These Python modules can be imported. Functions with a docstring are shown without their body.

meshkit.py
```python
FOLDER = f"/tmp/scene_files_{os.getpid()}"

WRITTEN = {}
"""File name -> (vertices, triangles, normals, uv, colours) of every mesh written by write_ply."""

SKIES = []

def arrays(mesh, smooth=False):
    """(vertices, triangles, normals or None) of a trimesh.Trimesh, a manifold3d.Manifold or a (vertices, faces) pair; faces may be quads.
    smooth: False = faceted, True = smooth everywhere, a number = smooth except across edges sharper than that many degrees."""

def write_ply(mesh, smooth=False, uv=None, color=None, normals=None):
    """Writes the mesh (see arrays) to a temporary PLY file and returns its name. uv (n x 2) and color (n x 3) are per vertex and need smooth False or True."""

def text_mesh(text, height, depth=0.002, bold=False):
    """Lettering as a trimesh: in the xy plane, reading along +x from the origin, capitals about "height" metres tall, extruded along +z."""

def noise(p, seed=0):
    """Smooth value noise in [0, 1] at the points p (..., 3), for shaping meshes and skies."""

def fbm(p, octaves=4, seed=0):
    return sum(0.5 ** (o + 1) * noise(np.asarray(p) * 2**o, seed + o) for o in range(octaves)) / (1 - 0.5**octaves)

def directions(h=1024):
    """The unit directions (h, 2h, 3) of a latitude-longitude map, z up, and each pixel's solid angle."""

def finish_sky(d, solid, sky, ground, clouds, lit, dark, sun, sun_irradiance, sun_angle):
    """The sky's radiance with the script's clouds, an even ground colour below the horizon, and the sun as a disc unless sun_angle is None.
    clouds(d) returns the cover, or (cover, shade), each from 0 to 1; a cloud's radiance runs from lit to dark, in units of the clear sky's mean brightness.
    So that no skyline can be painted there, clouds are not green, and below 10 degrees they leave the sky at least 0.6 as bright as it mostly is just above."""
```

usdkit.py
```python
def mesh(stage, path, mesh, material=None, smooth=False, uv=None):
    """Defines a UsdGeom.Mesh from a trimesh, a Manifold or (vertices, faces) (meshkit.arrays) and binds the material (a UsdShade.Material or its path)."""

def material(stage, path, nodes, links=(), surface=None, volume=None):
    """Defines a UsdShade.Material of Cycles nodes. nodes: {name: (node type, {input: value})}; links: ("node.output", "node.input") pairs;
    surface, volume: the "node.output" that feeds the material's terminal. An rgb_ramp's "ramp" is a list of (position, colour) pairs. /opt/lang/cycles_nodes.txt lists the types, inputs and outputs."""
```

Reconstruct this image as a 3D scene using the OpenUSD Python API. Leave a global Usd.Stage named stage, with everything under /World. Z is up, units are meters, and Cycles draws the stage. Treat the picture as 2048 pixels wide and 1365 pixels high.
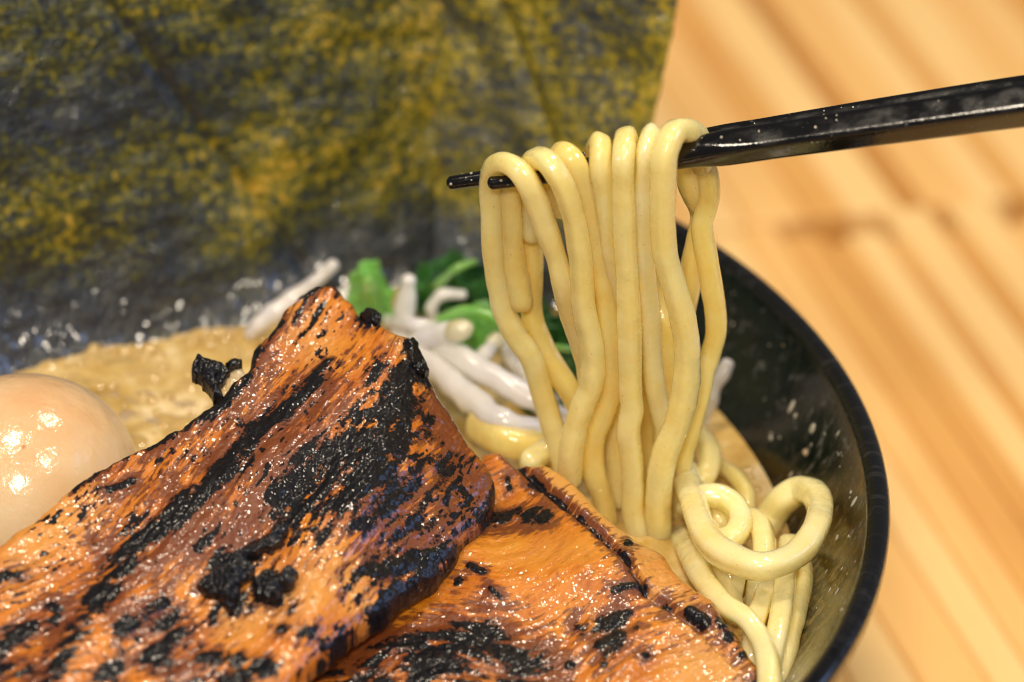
import math, random
import numpy as np, trimesh
from scipy.spatial import Delaunay
from scipy.ndimage import gaussian_filter
from shapely.geometry import Polygon, LineString, Point
import shapely
import meshkit, usdkit
from pxr import Usd, UsdGeom, UsdLux, UsdShade, Gf, Sdf, Vt

stage = Usd.Stage.CreateInMemory()
UsdGeom.SetStageUpAxis(stage, 'Z'); UsdGeom.SetStageMetersPerUnit(stage, 1.0)
UsdGeom.Xform.Define(stage, '/World'); UsdGeom.Scope.Define(stage, '/World/Looks')
rng = np.random.default_rng(7); random.seed(7)

# ------------------------------------------------------------------ camera
ELEV, ROLL, DIST = math.radians(32), math.radians(3), .54
RIM_Z, RIM_R = .085, .112
SOUP_Z, SOUP_R = .066, .0985
FPX = 7129.3                                    # focal length for a picture 2048 wide
F = np.array([0, math.cos(ELEV), -math.sin(ELEV)]); R0 = np.array([1, 0, 0.]); U0 = np.array([0, math.sin(ELEV), math.cos(ELEV)])
RT = R0 * math.cos(ROLL) + U0 * math.sin(ROLL); UP = -R0 * math.sin(ROLL) + U0 * math.cos(ROLL)
EYE = np.array([0, 0, RIM_Z]) + .052847 * R0 + .0181025 * U0 - DIST * F
def ray(px, py): return F + (np.asarray(px, float)[..., None] - 1024) / FPX * RT - (np.asarray(py, float)[..., None] - 682.5) / FPX * UP
def at_z(px, py, z):
    d = ray(px, py); return EYE + d * ((z - EYE[2]) / d[..., 2])[..., None]
def at_y(px, py, y):
    d = ray(px, py); return EYE + d * ((y - EYE[1]) / d[..., 1])[..., None]
def at_plane(px, py, p0, n):
    d = ray(px, py); return EYE + d * (np.dot(p0 - EYE, n) / (d @ n))[..., None]
def depth(p): return (np.asarray(p) - EYE) @ F
Y0 = float(at_z(1250, 1010, SOUP_Z + .001)[1])  # the lifted noodles hang in this plane
FOCUS = float(depth(at_y(1250, 560, Y0 - .004)))
cam = UsdGeom.Camera.Define(stage, '/World/camera')
m = np.eye(4); m[0, :3], m[1, :3], m[2, :3], m[3, :3] = RT, UP, -F, EYE
cam.AddTransformOp().Set(Gf.Matrix4d(*m.ravel().tolist()))
cam.CreateHorizontalApertureAttr(36.0); cam.CreateVerticalApertureAttr(36.0 * 682 / 1024)
cam.CreateFocalLengthAttr(FPX / 2048 * 36); cam.CreateClippingRangeAttr(Gf.Vec2f(.01, 50))
cam.CreateFStopAttr(10.0); cam.CreateFocusDistanceAttr(FOCUS)
cam.CreateExposureAttr(0.45)

# ------------------------------------------------------------------ light: a warm lit room and its lamps
def mat(name, nodes, links=(), surface='p.BSDF'):
    return usdkit.material(stage, '/World/Looks/' + name, nodes, links, surface)
dome = UsdLux.DomeLight.Define(stage, '/World/room_light')
UsdShade.MaterialBindingAPI.Apply(dome.GetPrim()).Bind(mat('room_air', {'b': ('background_shader', {'color': (1, .93, .86), 'strength': .10})}, surface='b.background'))
def look_at(x, eye, target):
    eye, target = np.array(eye, float), np.array(target, float)
    z = eye - target; z /= np.linalg.norm(z)
    a = np.cross([0, 0, 1.] if abs(z[2]) < .95 else [0, 1., 0], z); a /= np.linalg.norm(a)
    b = np.cross(z, a); q = np.eye(4); q[0, :3], q[1, :3], q[2, :3], q[3, :3] = a, b, z, eye
    x.AddTransformOp().Set(Gf.Matrix4d(*q.ravel().tolist()))
def rect(name, eye, target, w, h, color, power):
    l = UsdLux.RectLight.Define(stage, '/World/' + name)
    l.CreateWidthAttr(w); l.CreateHeightAttr(h); l.CreateColorAttr(Gf.Vec3f(*color)); l.CreateIntensityAttr(power)
    look_at(l, eye, target)
AIM = (.04, .03, .08)
rect('ceiling_lamp', (-.25, -.10, 1.15), AIM, .16, .16, (1, .86, .67), 60.0)
rect('ceiling_lamp_001', (.30, .50, 1.25), AIM, .15, .15, (1, .86, .67), 48.0)
rect('ceiling_lamp_002', (-.05, -.95, .95), AIM, .18, .18, (1, .88, .70), 72.0)
rect('ceiling_lamp_003', (.50, -.45, 1.1), AIM, .13, .13, (1, .86, .68), 56.0)
rect('window_light', (1.5, .20, .65), AIM, .8, .9, (.38, .55, 1.0), 2.4)
rect('window_light_001', (-1.1, -.9, .85), AIM, .30, .30, (.40, .57, 1.0), 4.5)

# ------------------------------------------------------------------ helpers
taken = {}
def numbered(parent, name):
    k = taken.get((parent, name), 0); taken[(parent, name)] = k + 1
    return parent + '/' + (name if k == 0 else f'{name}_{k:03d}')
def props(prim, label=None, cat=None, group=None, kind=None):
    for k, v in (('label', label), ('category', cat), ('group', group), ('kind', kind)):
        if v: prim.SetCustomDataByKey(k, v)
def thing(name, label, cat, group=None, kind=None):
    x = UsdGeom.Xform.Define(stage, numbered('/World', name)); props(x.GetPrim(), label, cat, group, kind); return x.GetPrim()
def obj(name, mesh, material, parent=None, smooth=40, **kw):
    m = usdkit.mesh(stage, numbered(str(parent.GetPath()) if parent else '/World', name), mesh, material, smooth=smooth)
    props(m.GetPrim(), kw.get('label'), kw.get('cat'), kw.get('group'), kw.get('kind'))
    return m.GetPrim()
def primvar(prim, name, values, vec=True):
    pv = UsdGeom.PrimvarsAPI(prim).CreatePrimvar(name, Sdf.ValueTypeNames.Color3fArray if vec else Sdf.ValueTypeNames.FloatArray, 'vertex')
    pv.Set(Vt.Vec3fArray.FromNumpy(np.asarray(values, np.float32)))
def sm(a, b, x):
    t = np.clip((x - a) / (b - a), 0, 1); return t * t * (3 - 2 * t)
def spline(pts, n):
    p = np.asarray(pts, float); q = np.vstack([2 * p[0] - p[1], p, 2 * p[-1] - p[-2]])
    seg = np.linalg.norm(np.diff(p[:, :3], axis=0), axis=1); s = np.r_[0, np.cumsum(seg)]
    x = np.linspace(0, s[-1], n); i = np.clip(np.searchsorted(s, x, 'right') - 1, 0, len(p) - 2)
    t = ((x - s[i]) / np.maximum(seg[i], 1e-9))[:, None]
    a, b, c, d = q[i], q[i + 1], q[i + 2], q[i + 3]
    return .5 * (2 * b + (c - a) * t + (2 * a - 5 * b + 4 * c - d) * t ** 2 + (3 * b - a - 3 * c + d) * t ** 3)
def tube(path, rad, sides=16, section=None, cap=True, twist=0.0, jitter=0.0, seed=0):
    """A tapered tube with rounded ends: path (n,3), rad (n,), section(angles, i) -> radius multiplier."""
    p, rad = np.asarray(path, float), np.broadcast_to(rad, len(path)).astype(float)
    if cap:
        def end(p0, p1, r):
            d = (p0 - p1) / np.linalg.norm(p0 - p1); a = np.array([.35, .65, .85, .95, .995])
            return [p0 + d * r * x * .8 for x in a], [r * math.sqrt(1 - x * x) for x in a]
        a, ra = end(p[0], p[1], rad[0]); b, rb = end(p[-1], p[-2], rad[-1])
        p = np.vstack([a[::-1], p, b]); rad = np.r_[ra[::-1], rad, rb]
    n = len(p); t = np.gradient(p, axis=0); t /= np.linalg.norm(t, axis=1, keepdims=True)
    u = np.cross(t[0], [0, 0, 1.0] if abs(t[0][2]) < .9 else [1.0, 0, 0]); u /= np.linalg.norm(u); us = [u]
    for i in range(1, n):
        u = us[-1] - t[i] * (us[-1] @ t[i]); us.append(u / np.linalg.norm(u))
    us = np.array(us); vs = np.cross(t, us)
    ang = np.arange(sides) * 2 * np.pi / sides
    v = []
    for i in range(n):
        A = ang; r = rad[i] * (section(A, i, n) if section else 1.0)
        v.append(p[i] + (r * np.cos(A + twist * i))[:, None] * us[i] + (r * np.sin(A + twist * i))[:, None] * vs[i])
    v = np.array(v)
    if jitter:
        v += (meshkit.noise(v * 420, seed)[..., None] - .5) * jitter * 2 * ((v - p[:, None]) / np.maximum(rad, 1e-6)[:, None, None])
    v = v.reshape(-1, 3)
    i, j = np.meshgrid(np.arange(n - 1), np.arange(sides), indexing='ij')
    q = np.stack([i * sides + j, i * sides + (j + 1) % sides, (i + 1) * sides + (j + 1) % sides, (i + 1) * sides + j], -1).reshape(-1, 4)
    f = np.vstack([q[:, [0, 2, 1]], q[:, [0, 3, 2]]])
    v = np.vstack([v, p[0], p[-1]]); k = np.arange(sides)
    f = np.vstack([f, np.stack([np.full(sides, len(v) - 2), k, (k + 1) % sides], 1),
                   np.stack([np.full(sides, len(v) - 1), (n - 1) * sides + (k + 1) % sides, (n - 1) * sides + k], 1)])
    t = trimesh.Trimesh(v, f, process=False)
    if t.volume < 0: t.invert()
    return t
def blob(c, r, seed, amp=.3, sub=2, freq=None, squash=(1, 1, 1)):
    s = trimesh.creation.icosphere(sub, 1.0); v = s.vertices
    k = 1 + amp * 2 * (meshkit.fbm(v * (freq or 1.6) + seed * 7.3, 3, seed) - .5)
    s.vertices = v * k[:, None] * r * np.array(squash) + c
    return s
def frame(n):
    n = n / np.linalg.norm(n); a = np.cross(n, [0, 1, .1]); a /= np.linalg.norm(a); return a, np.cross(n, a), n

# ------------------------------------------------------------------ materials
TC = ('texture_coordinate', {}); GEO = ('geometry', {})
def noodle_mat(name, col, col2):
    return mat(name, {
        'g': GEO, 'n': ('noise_texture', {'scale': 180, 'detail': 3}), 'r': ('rgb_ramp', {'ramp': [(.35, col2), (.65, col)]}),
        'v': ('voronoi_texture', {'scale': 620, 'feature': 'f1', 'randomness': 1}), 'vr': ('rgb_ramp', {'ramp': [(.0, (.55, .16, .02)), (.055, (.6, .2, .03)), (.08, (1, 1, 1))]}),
        'mx': ('mix', {'mix_type': 'multiply', 'fac': .55}),
        'n2': ('noise_texture', {'scale': 900, 'detail': 3, 'roughness': .6}), 'n3': ('noise_texture', {'scale': 600, 'detail': 1}), 'b2': ('bump', {'strength': .5, 'distance': .0005}),
        'rr': ('rgb_ramp', {'ramp': [(.35, (.16,) * 3), (.7, (.36,) * 3)]}),
        'b': ('bump', {'strength': .13, 'distance': .0005}), 
        'p': ('principled_bsdf', {'subsurface_weight': .6, 'subsurface_scale': .0010, 'subsurface_radius': (1, .65, .28), 'specular_ior_level': .6, 'coat_weight': .8, 'coat_roughness': .04, 'ior': 1.42})},
        [('g.position', 'n.vector'), ('g.position', 'v.vector'), ('g.position', 'n2.vector'), ('g.position', 'n3.vector'), ('n.fac', 'r.fac'), ('v.distance', 'vr.fac'),
         ('r.color', 'mx.color1'), ('vr.color', 'mx.color2'), ('mx.color', 'p.base_color'), ('n2.fac', 'rr.fac'), ('rr.color', 'p.roughness'),
         ('n2.fac', 'b.height'), ('b.normal', 'p.normal'), ('n3.fac', 'b2.height'), ('b2.normal', 'p.coat_normal')])
M_NOODLE = [noodle_mat('noodle_dough', (.97, .73, .31), (.95, .66, .23)), noodle_mat('noodle_dough_pale', (.97, .77, .38), (.95, .70, .29)), noodle_mat('noodle_dough_deep', (.97, .67, .23), (.95, .60, .17))]
M_STICK = mat('black_lacquer', {'g': GEO, 'n': ('noise_texture', {'scale': 900, 'detail': 4, 'roughness': .65}), 'b': ('bump', {'strength': .10, 'distance': .0003}),
    'n2': ('noise_texture', {'scale': 260, 'detail': 2}), 'rr': ('rgb_ramp', {'ramp': [(.4, (.10,) * 3), (.65, (.26,) * 3)]}),
    'v': ('noise_texture', {'scale': 800, 'detail': 5, 'roughness': .75}), 'vr': ('rgb_ramp', {'ramp': [(.62, (.003, .003, .004)), (.72, (.09, .10, .11))]}),
    'p': ('principled_bsdf', {'coat_weight': .4, 'coat_roughness': .05, 'specular_ior_level': .35})},
    [('g.position', 'n.vector'), ('g.position', 'n2.vector'), ('g.position', 'v.vector'), ('n.fac', 'b.height'), ('n2.fac', 'rr.fac'), ('rr.color', 'p.roughness'), ('v.fac', 'vr.fac'), ('vr.color', 'p.base_color'),
     ('b.normal', 'p.normal'), ('b.normal', 'p.coat_normal')])

def bowl_mat():
    # black glaze; inside, a dried tide of broth and streaks above the soup; rough lip
    n = {'g': GEO, 's': ('separate_xyz', {}),
         'ang': ('math', {'math_type': 'arctan2'}), 'cs': ('combine_xyz', {}), 'a2': ('math', {'math_type': 'multiply', 'value2': .11}), 'sk': ('math', {'math_type': 'multiply', 'value2': .9}),
         'st': ('noise_texture', {'scale': 430, 'detail': 5, 'roughness': .68, 'distortion': .3}), 'st2': ('noise_texture', {'scale': 110, 'detail': 4, 'roughness': .6}),
         'hz': ('map_range', {'range_type': 'smoothstep', 'clamp': True, 'from_min': .079, 'from_max': .0735, 'to_min': 0, 'to_max': 1}),
         'az': ('map_range', {'range_type': 'smoothstep', 'clamp': True, 'from_min': .30, 'from_max': -.22, 'to_min': 0, 'to_max': 1}),
         'tide': ('math', {'math_type': 'multiply'}), 'wob': ('math', {'math_type': 'multiply_add', 'value2': .010, 'value3': -.005}), 'zz': ('math', {'math_type': 'add'}),
         'stc': ('map_range', {'range_type': 'smoothstep', 'clamp': True, 'from_min': .46, 'from_max': .58, 'to_min': .0, 'to_max': .9}), 'm1': ('math', {'math_type': 'multiply'}),
         'sp': ('map_range', {'range_type': 'smoothstep', 'clamp': True, 'from_min': .53, 'from_max': .66, 'to_min': 0, 'to_max': .6}),
         'lim': ('map_range', {'range_type': 'smoothstep', 'clamp': True, 'from_min': .0845, 'from_max': .082, 'to_min': 0.15, 'to_max': 1}), 'm2': ('math', {'math_type': 'multiply'}), 'pt': ('map_range', {'range_type': 'smoothstep', 'clamp': True, 'from_min': .44, 'from_max': .62, 'to_min': .1, 'to_max': 1}), 'm3': ('math', {'math_type': 'multiply'}),
         'c1': ('mix', {'color1': (.003, .0035, .005), 'color2': (.17, .17, .17)}), 'c2': ('mix', {'color2': (.17, .125, .045)}),
         'rr': ('map_range', {'from_min': .35, 'from_max': .65, 'to_min': .06, 'to_max': .34}), 'b': ('bump', {'strength': .12, 'distance': .0004}),
         'p': ('principled_bsdf', {'coat_weight': .35, 'coat_roughness': .08})}
    l = [('g.position', 's.vector'), ('s.y', 'ang.value1'), ('s.x', 'ang.value2'), ('ang.value', 'a2.value1'), ('a2.value', 'cs.x'), ('s.z', 'sk.value1'), ('sk.value', 'cs.y'),
         ('cs.vector', 'st.vector'), ('g.position', 'st2.vector'), ('st2.fac', 'wob.value1'), ('s.z', 'zz.value1'), ('wob.value', 'zz.value2'), ('zz.value', 'hz.value'), ('ang.value', 'az.value'),
         ('hz.result', 'tide.value1'), ('az.result', 'tide.value2'), ('st.fac', 'stc.value'), ('stc.result', 'm1.value1'), ('tide.value', 'm1.value2'),
         ('st.fac', 'sp.value'), ('s.z', 'lim.value'), ('sp.result', 'm2.value1'), ('lim.result', 'm2.value2'),
         ('st2.fac', 'pt.value'), ('m2.value', 'm3.value1'), ('pt.result', 'm3.value2'), ('m3.value', 'c1.fac'), ('c1.color', 'c2.color1'), ('m1.value', 'c2.fac'), ('c2.color', 'p.base_color'), ('st.fac', 'rr.value'), ('rr.result', 'p.roughness'),
         ('st.fac', 'b.height'), ('b.normal', 'p.normal')]
    return mat('black_glaze', n, l)
M_BOWL = bowl_mat()
M_BROTH = mat('broth', {'g': GEO, 'n': ('noise_texture', {'scale': 90, 'detail': 5, 'roughness': .6}), 'n2': ('noise_texture', {'scale': 230, 'detail': 2}),
    'r': ('rgb_ramp', {'ramp': [(.32, (.34, .20, .04)), (.44, (.45, .28, .07)), (.54, (.55, .38, .13)), (.66, (.74, .58, .33))]}), 'b': ('bump', {'strength': .45, 'distance': .0012}),
    'p': ('principled_bsdf', {'roughness': .09, 'coat_weight': .8, 'coat_ior': 1.7, 'coat_roughness': .04})},
    [('g.position', 'n.vector'), ('g.position', 'n2.vector'), ('n.fac', 'r.fac'), ('r.color', 'p.base_color'), ('n2.fac', 'b.height'), ('b.normal', 'p.normal')])
M_FLECK = mat('dried_broth', {'p': ('principled_bsdf', {'base_color': (.42, .40, .34), 'roughness': .2})})
M_OIL = mat('clear_oil', {'p': ('principled_bsdf', {'base_color': (.62, .42, .15), 'roughness': .03, 'transmission_weight': .25, 'specular_ior_level': .7, 'ior': 1.62})})
M_EGG = mat('soy_egg', {'g': GEO, 'n': ('noise_texture', {'scale': 45, 'detail': 4}), 'r': ('rgb_ramp', {'ramp': [(.33, (.64, .36, .18)), (.47, (.73, .47, .27)), (.66, (.80, .57, .37))]}),
    'v': ('voronoi_texture', {'scale': 210}), 'vr': ('rgb_ramp', {'ramp': [(.0, (.5, .14, .03)), (.05, (.65, .25, .06)), (.1, (1, 1, 1))]}), 'mx': ('mix', {'mix_type': 'multiply', 'fac': .6}),
    'n2': ('noise_texture', {'scale': 420, 'detail': 4}), 'b': ('bump', {'strength': .5, 'distance': .0006}),
    'p': ('principled_bsdf', {'roughness': .22, 'subsurface_weight': .7, 'subsurface_scale': .004, 'subsurface_radius': (1, .6, .35), 'coat_weight': .5, 'coat_roughness': .08})},
    [('g.position', 'n.vector'), ('g.position', 'v.vector'), ('g.position', 'n2.vector'), ('n.fac', 'r.fac'), ('v.distance', 'vr.fac'), ('r.color', 'mx.color1'), ('vr.color', 'mx.color2'), ('mx.color', 'p.base_color'), ('n2.fac', 'b.height'), ('b.normal', 'p.normal'), ('b.normal', 'p.coat_normal')])
def veg(name, c1, c2, scale, rough, ss=.5, trans=0):
    return mat(name, {'g': GEO, 'n': ('noise_texture', {'scale': scale, 'detail': 4}), 'r': ('rgb_ramp', {'ramp': [(.35, c1), (.65, c2)]}), 'n2': ('noise_texture', {'scale': 700, 'detail': 2}), 'b': ('bump', {'strength': .25, 'distance': .0006}),
        'p': ('principled_bsdf', {'roughness': rough, 'subsurface_weight': ss, 'subsurface_scale': .003, 'subsurface_radius': (1, 1, .6), 'coat_weight': .4, 'coat_roughness': .06})},
        [('g.position', 'n.vector'), ('g.position', 'n2.vector'), ('n.fac', 'r.fac'), ('r.color', 'p.base_color'), ('n2.fac', 'b.height'), ('b.normal', 'p.normal')])
M_SPROUT = veg('bean_sprout_flesh', (.90, .85, .68), (.95, .92, .82), 120, .2, .6)
M_SPROUT_Y = veg('bean_sprout_head', (.78, .62, .22), (.84, .74, .42), 160, .25, .6)
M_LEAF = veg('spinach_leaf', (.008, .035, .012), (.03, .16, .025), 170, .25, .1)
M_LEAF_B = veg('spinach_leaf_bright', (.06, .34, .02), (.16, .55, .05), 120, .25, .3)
M_STEM = veg('spinach_stem', (.10, .36, .03), (.18, .50, .06), 150, .2, .5)
M_FATBIT = veg('fat_bit', (.74, .48, .20), (.82, .60, .32), 200, .2, .6)

def meat_mat():
    n = {'a': ('attribute', {'attribute': 'cook'}), 's': ('separate_color', {}), 'ga': ('attribute', {'attribute': 'grain'}), 'g': GEO,
         'mp': ('mapping', {'scale': (.20, 1.0, 1.0)}),
         'fib': ('noise_texture', {'scale': 1.7, 'detail': 5, 'roughness': .62, 'distortion': .25}),       # along the fibres, per mm
         'fine': ('noise_texture', {'scale': 1900, 'detail': 4, 'roughness': .75}),
         'big': ('noise_texture', {'scale': .16, 'detail': 3}),
         'pim': ('voronoi_texture', {'scale': 1500, 'feature': 'smooth_f1', 'smoothness': .35}),
         'base': ('rgb_ramp', {'ramp': [(.30, (.17, .034, .004)), (.40, (.40, .105, .007)), (.50, (.55, .172, .008)), (.61, (.64, .225, .011)), (.74, (.70, .29, .022))]}),
         'bf': ('math', {'math_type': 'multiply_add', 'value2': .55, 'value3': .0}), 'bf2': ('math', {'math_type': 'multiply_add', 'value2': .45}),
         'pale': ('mix', {'color2': (.64, .34, .085)}),
         'red': ('mix', {'color2': (.12, .024, .006)}), 'char': ('mix', {'color2': (.004, .004, .006)}),
         'c1': ('math', {'math_type': 'multiply_add', 'value2': 1.5, 'value3': -.75}), 'c2': ('math', {'math_type': 'add'}), 'c3': ('map_range', {'range_type': 'smoothstep', 'clamp': True, 'from_min': .41, 'from_max': .66, 'to_min': 0, 'to_max': 1}),
         'r1': ('math', {'math_type': 'multiply_add', 'value2': 2.2, 'value3': -1.1}), 'r2': ('math', {'math_type': 'add'}), 'r3': ('map_range', {'range_type': 'smoothstep', 'clamp': True, 'from_min': .34, 'from_max': .72, 'to_min': 0, 'to_max': .92}),
         'rough': ('mix_float', {'a': .32, 'b': .42}),
         'h1': ('math', {'math_type': 'multiply_add', 'value2': 1.0}), 'h2': ('math', {'math_type': 'multiply', 'value2': .8}), 'b': ('bump', {'strength': .35, 'distance': .0003}),
         'cn': ('noise_texture', {'scale': 1000, 'detail': 1, 'roughness': .4}), 'b2': ('bump', {'strength': .62, 'distance': .0005}), 'cw': ('mix_float', {'a': .8, 'b': .40}), 'sw': ('mix_float', {'a': .4, 'b': .12}),
         'p': ('principled_bsdf', {'subsurface_weight': .25, 'subsurface_scale': .0010, 'subsurface_radius': (1, .35, .1), 'coat_roughness': .035, 'coat_ior': 1.55})}
    l = [('a.color', 's.color'), ('ga.vector', 'mp.vector'), ('mp.vector', 'fib.vector'), ('g.position', 'fine.vector'), ('ga.vector', 'big.vector'), ('g.position', 'pim.vector'),
         ('fib.fac', 'bf.value1'), ('big.fac', 'bf2.value1'), ('bf.value', 'bf2.value3'), ('bf2.value', 'base.fac'),
         ('base.color', 'pale.color1'), ('s.b', 'pale.fac'), ('pale.color', 'red.color1'),
         ('fine.fac', 'c1.value1'), ('s.r', 'c2.value1'), ('c1.value', 'c2.value2'), ('c2.value', 'c3.value'),
         ('fib.fac', 'r1.value1'), ('s.g', 'r2.value1'), ('r1.value', 'r2.value2'), ('r2.value', 'r3.value'), ('r3.result', 'red.fac'),
         ('red.color', 'char.color1'), ('c3.result', 'char.fac'), ('char.color', 'p.base_color'), ('c3.result', 'rough.fac'), ('rough.result', 'p.roughness'),
         ('fine.fac', 'h1.value1'), ('pim.distance', 'h2.value1'), ('h2.value', 'h1.value3'), ('h1.value', 'b.height'), ('b.normal', 'p.normal'), ('g.position', 'cn.vector'), ('cn.fac', 'b2.height'), ('b2.normal', 'p.coat_normal'), ('c3.result', 'cw.fac'), ('cw.result', 'p.coat_weight'), ('c3.result', 'sw.fac'), ('sw.result', 'p.specular_ior_level')]
    return mat('charred_pork', n, l)
M_MEAT = meat_mat()
M_CHAR = mat('burnt_crust', {'g': GEO, 'n': ('noise_texture', {'scale': 1100, 'detail': 2, 'roughness': .5}), 'b': ('bump', {'strength': .9, 'distance': .0006}), 'p': ('principled_bsdf', {'base_color': (.004, .004, .006), 'roughness': .4, 'specular_ior_level': .2, 'coat_weight': .5, 'coat_roughness': .05})},
    [('g.position', 'n.vector'), ('n.fac', 'b.height'), ('b.normal', 'p.normal'), ('b.normal', 'p.coat_normal')])
def nori_mat(name, yellow, olive, dark, amt):
    n = {'ga': ('attribute', {'attribute': 'sheet'}), 's': ('separate_xyz', {}), 'cell': ('voronoi_texture', {'scale': .55, 'randomness': 1, 'feature': 'f1'}),
         'nv': ('noise_texture', {'scale': .5, 'detail': 4, 'roughness': .6}), 'wr': ('mix_vector', {'fac': .20}),
         'cn': ('noise_texture', {'scale': .66, 'detail': 4, 'roughness': .6, 'distortion': .6}), 'big': ('noise_texture', {'scale': .06, 'detail': 3}),
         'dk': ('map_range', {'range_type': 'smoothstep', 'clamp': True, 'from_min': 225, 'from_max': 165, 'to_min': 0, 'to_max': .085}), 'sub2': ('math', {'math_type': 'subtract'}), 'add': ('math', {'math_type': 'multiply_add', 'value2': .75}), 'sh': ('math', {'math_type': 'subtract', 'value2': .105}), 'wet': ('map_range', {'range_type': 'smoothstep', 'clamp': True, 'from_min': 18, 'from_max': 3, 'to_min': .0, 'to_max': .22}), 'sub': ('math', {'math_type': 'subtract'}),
         'r': ('rgb_ramp', {'ramp': [(.60, dark), (.72, tuple(.6 * a + .4 * b for a, b in zip(dark, olive))), (.79, olive), (.90, yellow), (1.0, (.55, .33, .03))]}),
         'hn': ('noise_texture', {'scale': 1.1, 'detail': 3}), 'b': ('bump', {'strength': .6, 'distance': .0009}),
         'wc': ('map_range', {'range_type': 'smoothstep', 'clamp': True, 'from_min': 10, 'from_max': 4.5, 'to_min': .08, 'to_max': 1.0}), 'h2': ('noise_texture', {'scale': .30, 'detail': 1}), 'b2': ('bump', {'strength': .8, 'distance': .0020}),
         'p': ('principled_bsdf', {'roughness': .36, 'specular_ior_level': .6, 'coat_roughness': .06, 'coat_ior': 1.75}), 't': ('translucent_bsdf', {}), 'mx': ('mix_closure', {'fac': amt})}
    l = [('ga.vector', 's.vector'), ('ga.vector', 'cn.vector'), ('ga.vector', 'big.vector'), ('ga.vector', 'hn.vector'), ('big.fac', 'add.value1'), ('cn.fac', 'add.value3'),
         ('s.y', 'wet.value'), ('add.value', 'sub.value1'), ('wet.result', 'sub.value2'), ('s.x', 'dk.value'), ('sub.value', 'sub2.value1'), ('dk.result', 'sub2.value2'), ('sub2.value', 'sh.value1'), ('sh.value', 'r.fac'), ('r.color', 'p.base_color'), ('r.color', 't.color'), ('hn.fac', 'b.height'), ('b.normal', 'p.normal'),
         ('s.y', 'wc.value'), ('wc.result', 'p.coat_weight'), ('ga.vector', 'h2.vector'), ('h2.fac', 'b2.height'), ('b2.normal', 'p.coat_normal'), ('p.BSDF', 'mx.closure1'), ('t.BSDF', 'mx.closure2')]
    for k in ('cell', 'nv', 'wr'): del n[k]
    return mat(name, n, l, 'mx.closure')
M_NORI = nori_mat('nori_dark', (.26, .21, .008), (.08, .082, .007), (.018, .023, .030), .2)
M_NORI2 = nori_mat('nori_light', (.50, .39, .03), (.23, .20, .013), (.05, .058, .07), .35)

# ------------------------------------------------------------------ table: a thing of glued wooden staves
def stave_mat(i, c1, c2):
    return mat(f'stave_wood_{i}', {'g': GEO, 'o': ('object_info', {}), 'mp': ('mapping', {'scale': (75, 10, 60)}), 'rot': ('vector_rotate', {'rotate_type': 'z_axis', 'angle': -TABLE_ANG}),
        'n': ('noise_texture', {'scale': 1.0, 'detail': 5, 'roughness': .6, 'distortion': 1.6}), 'off': ('vector_math', {'math_type': 'add'}), 'r': ('rgb_ramp', {'ramp': [(.3, c2), (.7, c1)]}),
        'p': ('principled_bsdf', {'roughness': .32, 'coat_weight': .2, 'coat_roughness': .2})},
        [('g.position', 'rot.vector'), ('rot.vector', 'mp.vector'), ('mp.vector', 'off.vector1'), ('o.location', 'off.vector2'), ('off.vector', 'n.vector'), ('n.fac', 'r.fac'), ('r.color', 'p.base_color')])
un = lambda v: v / np.linalg.norm(v)
TD = un(un(at_z(1454, 0, 0.0) - at_z(1804, 425, 0.0)) + un(at_z(1735, 450, 0.0) - at_z(2044, 930, 0.0))); TN = np.array([TD[1], -TD[0], 0])
TABLE_ANG = math.atan2(TN[1], TN[0])
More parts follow.
